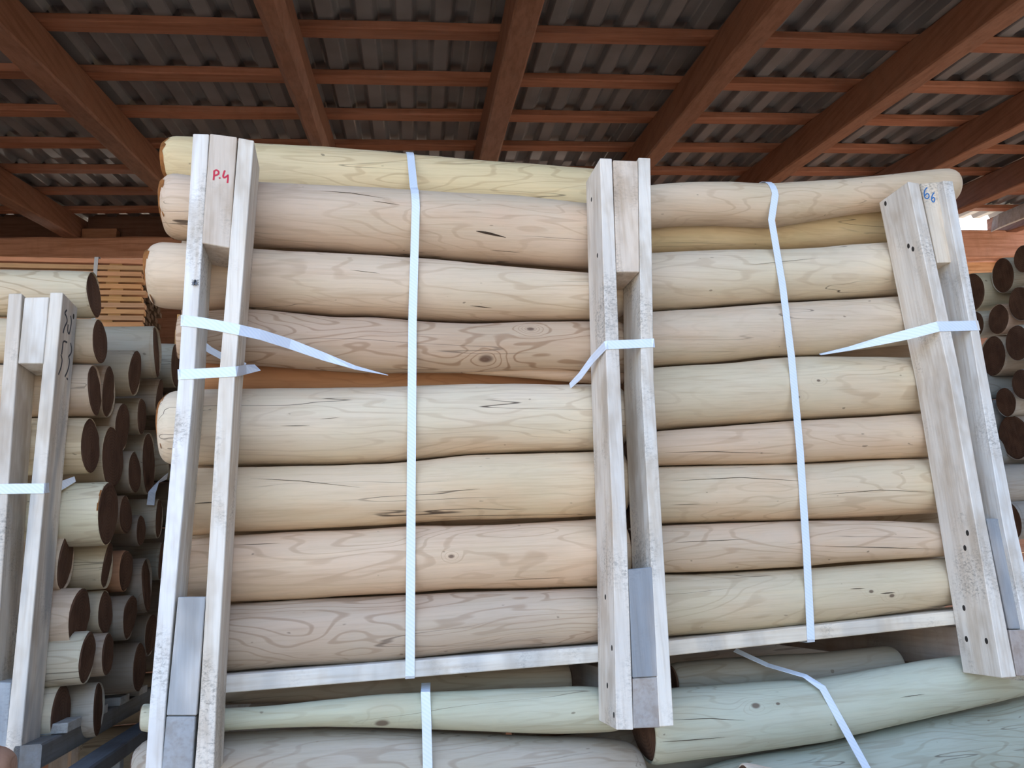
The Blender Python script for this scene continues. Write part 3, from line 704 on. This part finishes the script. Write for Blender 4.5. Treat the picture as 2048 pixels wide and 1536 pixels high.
ribbon('strap', CR, [(top.x-0.03, WF0+0.3, top.z+0.012, UX), *arc(1527,366,457,WF0), C3(1543,440,wfr-0.002), C3(1565,570,wfr), C3(1583,715,wfr), C3(1600,900,wfr), C3(1613,1100,wfr), C3(1622,1279,wfr+0.001), C3(1622,1284,wfr+0.006), (CR.pt(1622,1284,wfr).x, WF0+0.1, CR.pt(1622,1285,wfr).z, UX)], SW, 'long vertical white strap over the logs of the right bay')
e = 0.0012
# left post, upper band slanting into the pile
ribbon('strap', CR, [C3(372,652,D+0.06,UZ), C3(362,641,D-e,UZ), C3(368,641,D-e,UZ), C3(400,645,D-e,UZ), C3(440,652,D-e,UZ), C3(479,660,D-e,UZ), C3(520,669,D+0.02,UZ), C3(580,688,D+0.06,UZ), C3(650,714,D+0.085,UZ,.8), C3(710,735,D+0.1,(0,.6,.8),.6), C3(775,750,WF0+0.012,(0,1,.3),.4)], 0.021, 'white strap round the left post slanting down into the pile')
ribbon('strap', CR, [C3(385,749,D+0.06,UZ), C3(356,749,D-e,UZ), C3(362,749,D-e,UZ), C3(420,746,D-e,UZ), C3(472,743,D-e,UZ), C3(477,742,D+0.008,UZ), C3(492,739,D+0.10,UZ), C3(515,735,D+0.125,(0,.7,.7))], 0.019, 'short level white strap tied low round the left post')
ribbon('strap', CR, [C3(395,680,WF0-0.012,UZ), C3(420,700,WF0-0.008,UZ), C3(450,716,WF0-0.006,UZ), C3(490,732,WF0-0.004,UZ)], 0.013, 'bit of strap seen between the boards of the left post')
# middle post
ribbon('strap', CR, [C3(1140,772,WF0+0.03,UZ,.7), C3(1160,752,D+0.10,UZ,.9), C3(1185,718,D+0.055,UZ), C3(1210.5,691,D-e,UZ), C3(1216,690,D-e,UZ), C3(1260,688,D-e,UZ), C3(1304,686,D-e,UZ), C3(1308.5,686,D-e,UZ), C3(1309,687,D+0.10,UZ)], 0.0185, 'white strap across the middle post slanting back to the left')
# right post
ribbon('strap', CR, [C3(1640,709,WF0-0.004,(0,.8,.5),.35), C3(1700,697,D+0.095,(0,.5,.8),.55), C3(1760,682,D+0.07,UZ,.8), C3(1815,669,D+0.03,UZ,1), C3(1850,660,D+0.01,UZ), C3(1876,653,D-e,UZ), C3(1880,653,D-e,UZ), C3(1920,652,D-e,UZ), C3(1953,651,D-e,UZ), C3(1958,651,D+0.02,UZ)], 0.0235, 'white strap across the right post slanting back to the left')
# lower stack
ribbon('strap', CR, [C3(852,1366,WF0+0.06), C3(851,1384,WF0-0.003), C3(853,1440,WF0-0.007), C3(855,1520,WF0-0.006), C3(857,1620,WF0-0.006)], SW, 'short white strap on the lower logs, left half')
ribbon('strap', CR, [C3(1470,1300,WF0+0.15), C3(1535,1330,WF0+0.10), C3(1610,1352,WF0+0.035), C3(1645,1376,WF0+0.004), C3(1680,1440,WF0-0.008), C3(1713,1500,WF0-0.007), C3(1733,1536,WF0-0.008), C3(1790,1640,WF0-0.008)], 0.0165, 'slanting blue-white strap on the lower logs, right half')

# ------------------------------------------------------------------ left neighbour stack
D2 = 1.80
lo = CR.pt(60, 1540, D2); lo = Vector((lo.x, D2+0.3, lo.z))
lf = empty('crate_frame', CR.loc(lo), CR.yaw); tag(lf, 'neighbouring crate frame at the left edge with a short double post', 'crate')
QA = [(17,587),(44,587),(-24,1560),(-57,1560)]; QB = [(100,585),(126,585),(36,1560),(4,1560)]
quad_board('post_board', CR, QA, D2, D2+0.10, MAT_POST, lf, lo, (0.74,0.66,0.56))
pB = quad_board('post_board', CR, QB, D2, D2+0.10, MAT_POST_LOW, lf, lo, (0.80,0.74,0.65))
quad_board('spacer_block', CR, [(49,595),(98,594),(86,727),(36,727)], D2-0.002, D2+0.10, MAT_POST, lf, lo, (0.84,0.79,0.71))
quad_board('spacer_block', CR, [(-33,1364),(22,1366),(9,1545),(-50,1545)], D2+0.002, D2+0.10, MAT_POST_LOW, lf, lo, (0.55,0.57,0.58))
sc = 0.1432; of = (0, 540)
SCR = [[(930,560),(905,600),(925,650),(935,720),(900,800),(880,880)], [(985,640),(995,720),(985,800),(965,890),(945,850),(950,760)], [(935,1010),(885,1000),(870,1090),(860,1175)],
       [(985,1020),(998,1100),(990,1160),(960,1205)], [(850,1180),(865,1260),(850,1360),(815,1460)], [(955,1200),(968,1280),(945,1400),(905,1490)], [(930,1510),(945,1530)]]
V = []; Fc = []
for s in SCR:
    p, nrm = side_points(CR, QB, 1, [(x*sc+of[0], y*sc+of[1]) for x, y in s], D2, lo)
    v, f = stroke_mesh(smooth_poly(p) if len(p) > 2 else p, 0.004, nrm); k = len(V); V += v; Fc += [tuple(i+k for i in q) for q in f]
mk('handwriting', V, Fc, MAT_PENCIL, pB)
nails(CR, QB, 1, [(147,633)], D2, lo, pB)
# stringer under this stack, running back, and deck board ends on it
def bar_px(name, a, b, wa, wb, wid, hgt, mat, parent, org, col):
    p0 = CR.pt(*a, wa)-org; p1 = CR.pt(*b, wb)-org
    return beam(name, p0, p1, (Vector((1,0,0)), Vector((0,0,1))), (wid, hgt), mat, parent, Vector((0,0,0)), col, 5, 0.002, 0.003, 8)
p0 = CR.pt(62, 1512, D2+0.02)-lo
us = p0.x
beam('stringer', Vector((us, D2+0.0-lo.y, p0.z)), Vector((us, D2+0.95-lo.y, p0.z)), (Vector((1,0,0)), Vector((0,0,1))), (0.05, 0.045), MAT_STR, lf, Vector((0,0,0)), (0.20,0.21,0.22), 5, 0.002, 0.003, 8)  # stringer colour darkened to stand in for shade under the stack
for i in range(4):
    w = D2+0.11+i*0.2-lo.y
    mk('deck_board', boxv(us-1.1, us+0.035, w, w+0.09, p0.z+0.0235, p0.z+0.0435), BOXF, MAT_DECK, lf, color=(0.46,0.47,0.46), bevel=0.0014)
p1 = CR.pt(182, 1534, D2+0.05)
lf2 = empty('crate_frame', CR.loc((p1.x, D2+0.5, p1.z)), CR.yaw); tag(lf2, 'rail with painted-in shade, and pickets, low between the two stacks', 'crate')
beam('rail', Vector((0, -0.65, 0.0)), Vector((0, 0.7, 0.0)), (Vector((1,0,0)), Vector((0,0,1))), (0.05, 0.03), MAT_STR, lf2, Vector((0,0,0)), (0.10,0.11,0.125), 6, 0.002, 0.003, 10)  # rail colour lowered to imitate the shade between the stacks
for i, w in enumerate((-0.55,-0.32,-0.10,0.14,0.38,0.62)):
    mk('picket', boxv(0.0, 0.022, w, w+0.03, -0.42, -0.012), BOXF, MAT_POST_LOW, lf2, color=(0.16,0.18,0.20), bevel=0.0014)
ribbon('strap', CR, [C3(-30,979,D2-e,UZ), C3(0,978,D2-e,UZ), C3(60,977,D2-e,UZ), C3(88,977,D2-e,UZ), C3(92,976,D2+0.005,UZ), C3(121,972,D2+0.10,UZ), C3(150,958,D2+0.14,UZ,.6)], 0.0205, 'white strap across the short post at the left edge')
ribbon('strap', CR, [C3(301,1010,D2+0.61,(1,0,.3)), C3(304,985,D2+0.60,(1,0,.3)), C3(314,965,D2+0.62,(.7,0,.7)), C3(335,952,D2+0.69,(.3,0,1))], 0.02, 'dull strap curling over a log end in the dark gap')

LG = 'logs of the left neighbour stack'
W2F = D2+0.102
LS = [  # x of the right end, top, bottom, depth layer, colour, words
 (187,543,636,0,(0.66,0.56,0.40),'topmost log of the left stack with swirly grain'),
 (199,638,728,0,(0.64,0.52,0.37),'second log from the top of the left stack'),
 (188,729,833,0,(0.64,0.50,0.37),'third log from the top of the left stack'),
 (216,730,836,1,(0.58,0.46,0.34),'log end peeping out right of the third one in the left stack'),
 (180,835,948,0,(0.70,0.58,0.40),'pale log just above the level strap of the left stack'),
 (215,964,1091,0,(0.72,0.64,0.46),'stout pale log with an orange bark patch below the left strap'),
 (130,1066,1181,0,(0.62,0.48,0.35),'short log ending close to the left post'),
 (213,1083,1178,1,(0.64,0.54,0.38),'pale log with a dark end behind the short one'),
 (157,1176,1302,0,(0.64,0.50,0.38),'pinkish log halfway down the lower left stack'),
 (209,1180,1268,1.25,(0.56,0.47,0.35),'dark-ended log beside the pinkish one'),
 (173,1262,1369,0,(0.60,0.54,0.42),'greenish log third from the bottom of the left stack'),
 (215,1265,1352,1,(0.50,0.40,0.31),'brown-faced log right of the greenish one'),
 (121,1368,1488,0,(0.62,0.55,0.42),'bottom log nearest to the left post'),
 (195,1364,1474,1,(0.54,0.50,0.43),'bottom log with a dark end behind the one nearest the left post'),
 (269,700,793,2,(0.52,0.43,0.31),'dark-ended log high in the second rank of the left stack'),
 (312,653,757,3,(0.56,0.48,0.36),'uppermost rear log of the left stack under the laths'),
 (318,757,830,4,(0.46,0.38,0.29),'rear log below the uppermost one in the left stack'),
 (352,687,775,5,(0.50,0.43,0.33),'rearmost log end just left of the crate post'),
 (244,806,903,2,(0.52,0.42,0.31),'narrow dark log end in the middle of the left stack'),
 (283,796,870,3,(0.46,0.38,0.28),'shaded log end right of the narrow one'),
 (223,851,975,1.18,(0.60,0.50,0.35),'large dark log end above the stout pale log'),
 (268,902,986,2.5,(0.42,0.35,0.27),'small dark log end behind the large one'),
 (297,864,990,3.7,(0.44,0.38,0.29),'slanting dark log end next to the crate'),
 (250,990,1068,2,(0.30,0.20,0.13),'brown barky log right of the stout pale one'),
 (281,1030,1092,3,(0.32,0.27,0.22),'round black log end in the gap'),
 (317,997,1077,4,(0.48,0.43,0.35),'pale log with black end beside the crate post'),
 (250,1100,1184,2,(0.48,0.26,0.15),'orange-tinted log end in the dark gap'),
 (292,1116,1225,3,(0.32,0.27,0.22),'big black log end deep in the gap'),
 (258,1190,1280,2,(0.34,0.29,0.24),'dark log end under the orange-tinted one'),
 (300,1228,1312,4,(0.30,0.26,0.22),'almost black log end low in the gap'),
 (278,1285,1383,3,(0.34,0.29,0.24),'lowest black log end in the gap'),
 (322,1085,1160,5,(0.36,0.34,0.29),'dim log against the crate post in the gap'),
 (345,860,960,5,(0.42,0.37,0.28),'dim rear log behind the domed end of the crate log'),
]
def bark_patch(lg):
    """thin ragged sheet of inner bark left on the upper front of a log, next to its right end"""
    vs = [v.co for v in lg.data.vertices]; n = len(vs)//SEG
    V = []; Fc = []; rws = list(range(n-1, n-7, -1)); ks = list(range(9, 14))
    for j, ri in enumerate(rws):
        c = sum((vs[ri*SEG+k] for k in range(SEG)), Vector())/SEG
        for k in ks:
            p = vs[ri*SEG+k]; out = (p-c); out.x = 0; out.normalize(); V.append(p+out*0.0016)
    m_ = len(ks)
    for j in range(len(rws)-1):
        for q in range(m_-1):
            if j > 2+(q % 2) - (q == 0)*2: continue
            a = j*m_+q; Fc.append((a, a+1, a+1+m_, a+m_))
    mk('bark_patch', V, Fc, MAT_BARK, lg, smooth=True)
for i, (x, t, b, ly, col, lab) in enumerate(LS):
    wf = W2F+ly*0.128
    u, wc, zc, r = solve(CR, x, t, b, wf)
    rg = random.Random(900+i); L = 0.95
    if t == 964: col = (0.74,0.66,0.48)
    lg = make_log(CR, [(u, wc, zc, r), (u-0.2, wc, zc, r*1.0), (u-0.6, wc, zc+rg.uniform(-.004,.004), r*0.99), (u-L, wc, zc, r*0.97)], label=lab, group=LG, color=col, seed=300+i, mat=(MAT_LOG_FIG if i == 0 else MAT_LOG), ends=('cap','cut'), round_=(0.006,0.97))
    if i == 5: bark_patch(lg)
rr = 0.066; zc = (p0.z+lo.z)-0.03-rr-0.15; k = 0
while zc > -CAM.z+rr*0.9:
    for j in range(3):
        make_log(CR, [(us-1.0, W2F+rr+j*0.14, zc, rr*0.97), (us-0.5, W2F+rr+j*0.14, zc, rr*0.98), (us-0.02*(k % 3), W2F+rr+j*0.14, zc, rr*0.97)], label='log of the lower left stack below the picture edge', group='logs below the frame', color=(0.45,0.38,0.30), seed=640+k, mat=MAT_LOG, ends=('cap','cut')); k += 1
    zc -= 2*rr
# ------------------------------------------------------------------ laths behind
WL = 4.2
mesh0 = None
ordw = ['first','second','third','fourth','fifth','sixth','seventh','eighth','ninth','tenth','eleventh']
right = CR.pt(288, 520, WL)
zt_ = CR.pt(150, 516, WL).z; pit = (CR.pt(150,516,WL).z-CR.pt(150,656,WL).z)/11
rl = random.Random(8)
for i in range(11):
    for j in range(7):
        hh = pit*0.70
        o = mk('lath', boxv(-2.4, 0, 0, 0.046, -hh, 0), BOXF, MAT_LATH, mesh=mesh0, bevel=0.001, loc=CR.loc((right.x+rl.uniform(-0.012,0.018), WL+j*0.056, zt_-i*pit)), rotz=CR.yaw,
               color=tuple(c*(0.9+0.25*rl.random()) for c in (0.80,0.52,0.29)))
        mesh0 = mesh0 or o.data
        if j: o.color = (0.17,0.11,0.07,1)  # inner laths coloured dark in place of shade on their ends
        if j == 0: tag(o, f'{ordw[i]} lath from the top at the front of the bundle', 'lath', 'laths of the bundle under the wall plate')
        else: tag(o, f'inner lath of the {ordw[i]} layer showing only its end', 'lath', 'laths of the bundle under the wall plate')
    if i < 10:
        z1 = zt_-i*pit-pit*0.70; z0 = zt_-(i+1)*pit
        for ux in (-0.12-0.05*rl.random(),):
            s = mk('sticker', boxv(-0.03, 0.03, 0.006, 0.37, z0, z1), BOXF, MAT_LATH, loc=CR.loc((right.x+ux, WL, 0)), rotz=CR.yaw, color=(0.60,0.36,0.16))
            tag(s, f'spacer stick under the {ordw[i]} layer of laths', 'stick', 'spacer sticks in the lath bundle')
a = CR.pt(193, 512, WL-0.002); 
ribbon('strap', CR, [(a.x, WL+0.4, a.z+0.006, UX), (a.x, WL+0.02, a.z+0.004, UX), C3(193,514,WL-0.002), C3(189,560,WL-0.002), C3(186,660,WL-0.002)], 0.019, 'grey strap around the lath bundle')
tr = empty('trestle', CR.loc((right.x-1.2, WL+0.2, -CAM.z)), CR.yaw); tag(tr, 'dark timber trestle under the lath bundle', 'trestle')
zl = zt_-11*pit+pit*0.3+CAM.z
for ux in (-0.95, 0.95):
    mk('bearer', boxv(ux-0.05, ux+0.05, -0.2, 0.2, zl-0.1, zl), BOXF, MAT_STR, tr, color=(0.3,0.22,0.15), bevel=0.003)
    for wy in (-0.17, 0.13): mk('leg', boxv(ux-0.04, ux+0.04, wy, wy+0.05, 0, zl-0.1), BOXF, MAT_POST, tr, color=(0.3,0.22,0.15), bevel=0.003)
# laths whose left ends peep out behind the crate
for i, (y0, y1) in enumerate(((628,651),(659,690))):
    pa = CR.pt(354-i*4, y0, 3.2); pb = CR.pt(354, y1, 3.2)
    o = mk('plank', boxv(0, 1.6, 0, 0.12, pb.z, pa.z), BOXF, MAT_LATH, loc=CR.loc((pa.x, 3.2, 0)), rotz=CR.yaw, color=(0.74,0.42,0.17), bevel=0.002)
    tag(o, ('upper' if i == 0 else 'lower')+' orange plank end peeping out left of the crate post', 'plank', 'orange planks behind the crate')

tr = empty('trestle', CR.loc((CR.pt(354,690,3.2).x+0.8, 3.26, -CAM.z)), CR.yaw); tag(tr, 'timber trestle under the orange planks behind the crate', 'trestle')
zl = CR.pt(354,690,3.2).z+CAM.z
for ux in (-0.6, 0.6):
    mk('bearer', boxv(ux-0.05, ux+0.05, -0.1, 0.1, zl-0.1, zl), BOXF, MAT_STR, tr, color=(0.3,0.22,0.15), bevel=0.003)
    for wy in (-0.09, 0.04): mk('leg', boxv(ux-0.04, ux+0.04, wy, wy+0.05, 0, zl-0.1), BOXF, MAT_POST, tr, color=(0.3,0.22,0.15), bevel=0.003)
# added rear stack, coloured dark so the gap between the crates reads as shade
rr = 0.075; zc = CR.pt(300, 690, 2.75).z-rr; k = 0
while zc > -CAM.z+rr*0.9:
    ua = CR.pt(150+20*(k % 3), 900, 2.75).x
    make_log(CR, [(ua, 2.85, zc, rr*0.97), (ua+0.6, 2.85, zc, rr*0.98), (ua+1.3, 2.85, zc, rr*0.97)], label='added rear-stack log, painted dark for shade, deep in the gap left of the crate', group='added rear stack in the gap', color=(0.25,0.20,0.15), seed=600+k, mat=MAT_LOG, ends=('cap','cap')); k += 1
    make_log(CR, [(ua+1.33, 2.85, zc, rr*0.97), (ua+2.2, 2.85, zc, rr*0.98), (ua+3.1, 2.85, zc, rr*0.97)], label='added rear-stack log, painted dark for shade, glimpsed behind the crate', group='added rear stack in the gap', color=(0.25,0.20,0.15), seed=660+k, mat=MAT_LOG, ends=('cap','cap'))
    zc -= 2*rr

# ------------------------------------------------------------------ right neighbour stack
RG = 'logs of the right neighbour stack'
RF = Frame(-3.0)
W3 = 3.0
RSK = [
 (2006,515,586,0,(0.46,0.44,0.38),'uppermost front log of the right stack'),
 (2046,490,545,-1,(0.46,0.42,0.38),'log at the right edge level with the top of the right stack'),
 (2042,572,642,-1,(0.44,0.40,0.36),'log at the right edge below the uppermost ones'),
 (1997,608,669,0,(0.58,0.42,0.33),'log with a reddish sawn end in the right stack'),
 (2035,650,722,-1,(0.44,0.42,0.38),'grey log at the right edge level with the strap'),
 (1986,672,753,0.3,(0.50,0.42,0.34),'log with a wide dark end below the reddish one'),
 (2046,738,800,-1,(0.40,0.38,0.36),'dark log at the right edge below the strap'),
 (2012,775,834,0,(0.42,0.40,0.37),'dark round log end beside the right post'),
 (2030,830,920,0,(0.38,0.32,0.28),'big dark log end low in the right stack'),
 (1944,546,624,1,(0.56,0.52,0.40),'greenish log body behind the uppermost front one'),
 (1950,622,676,1,(0.48,0.46,0.40),'grey log body next to the strap on the right'),
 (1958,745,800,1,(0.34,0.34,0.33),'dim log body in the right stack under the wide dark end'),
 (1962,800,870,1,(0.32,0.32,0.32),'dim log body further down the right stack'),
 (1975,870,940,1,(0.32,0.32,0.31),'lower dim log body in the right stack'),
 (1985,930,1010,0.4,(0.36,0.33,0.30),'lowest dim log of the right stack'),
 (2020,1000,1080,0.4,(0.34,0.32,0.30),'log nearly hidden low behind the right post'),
]
for i, (x, t, b, ly, col, lab) in enumerate(RSK):
    u, wc, zc, r = solve(RF, x, t, b, W3+ly*0.16)
    make_log(RF, [(u, wc, zc, r), (u+0.3, wc, zc, r), (u+0.9, wc, zc, r*0.98), (u+1.3, wc, zc, r*0.97)], label=lab, group=RG, color=col, seed=500+i, mat=MAT_LOG, ends=('cut','cap'), round_=(0.006,0.97))

# ------------------------------------------------------------------ foreground log ends at the bottom edge
FGW = 1.05
u, wc, zc, r = solve(CR, 4, 1484, 1600, FGW)
make_log(CR, [(u+0.012, wc, zc, r), (u-0.12, wc, zc, r), (u-0.5, wc, zc, r)], label='brown log end poking up at the bottom left corner', group='logs at the bottom edge', color=(0.30,0.165,0.11), seed=700, ends=('cap','cap'), mat=MAT_LOG, round_=(0.045,0.35))
u, wc, zc, r = solve(CR, 1490, 1521, 1610, 1.35)
make_log(CR, [(u, wc, zc, r), (u+0.1, wc, zc-0.03, r), (u+0.4, wc, zc-0.12, r)], label='small brown-ended log at the bottom edge below the right bay', group='logs at the bottom edge', color=(0.70,0.60,0.48), seed=701, ends=('cut','cap'), mat=MAT_LOG, round_=(0.02,0.8))

# ------------------------------------------------------------------ fly on the left post
fp = CR.pt(390.5, 566, D)
fly = empty('fly', CR.loc(fp), CR.yaw); tag(fly, 'black fly sitting on the leftmost post board', 'insect')
def ell(name, c, rad, mat):
    bm = bmesh.new(); bmesh.ops.create_icosphere(bm, subdivisions=2, radius=1.0)
    V = [(v.co.x*rad[0]+c[0], v.co.y*rad[1]+c[1], v.co.z*rad[2]+c[2]) for v in bm.verts]; Fc = [tuple(v.index for v in f.verts) for f in bm.faces]; bm.free()
    return mk(name, V, Fc, mat, fly, smooth=True)
ell('abdomen', (0, -0.0026, -0.0022), (0.0024, 0.0020, 0.0032), MAT_FLY)
ell('thorax', (0, -0.0028, 0.0018), (0.0020, 0.0019, 0.0022), MAT_FLY)
ell('head', (0, -0.0026, 0.0046), (0.0017, 0.0014, 0.0013), MAT_FLY)
for s in (-1, 1): ell('wing', (s*0.0024, -0.0042, -0.0028), (0.0016, 0.0003, 0.0042), MAT_WING)
for s in (-1, 1):
    for k in (-1, 0, 1):
        p = [Vector((s*0.0012, -0.0022, 0.0015+k*0.0008)), Vector((s*0.0036, -0.0028, 0.0015+k*0.003)), Vector((s*0.0062, -0.0004, 0.0010+k*0.0050))]
        v, f = stroke_mesh(p, 0.0005, Vector((0,-1,0)), 0.0005); mk('leg', v, f, MAT_FLY, fly)
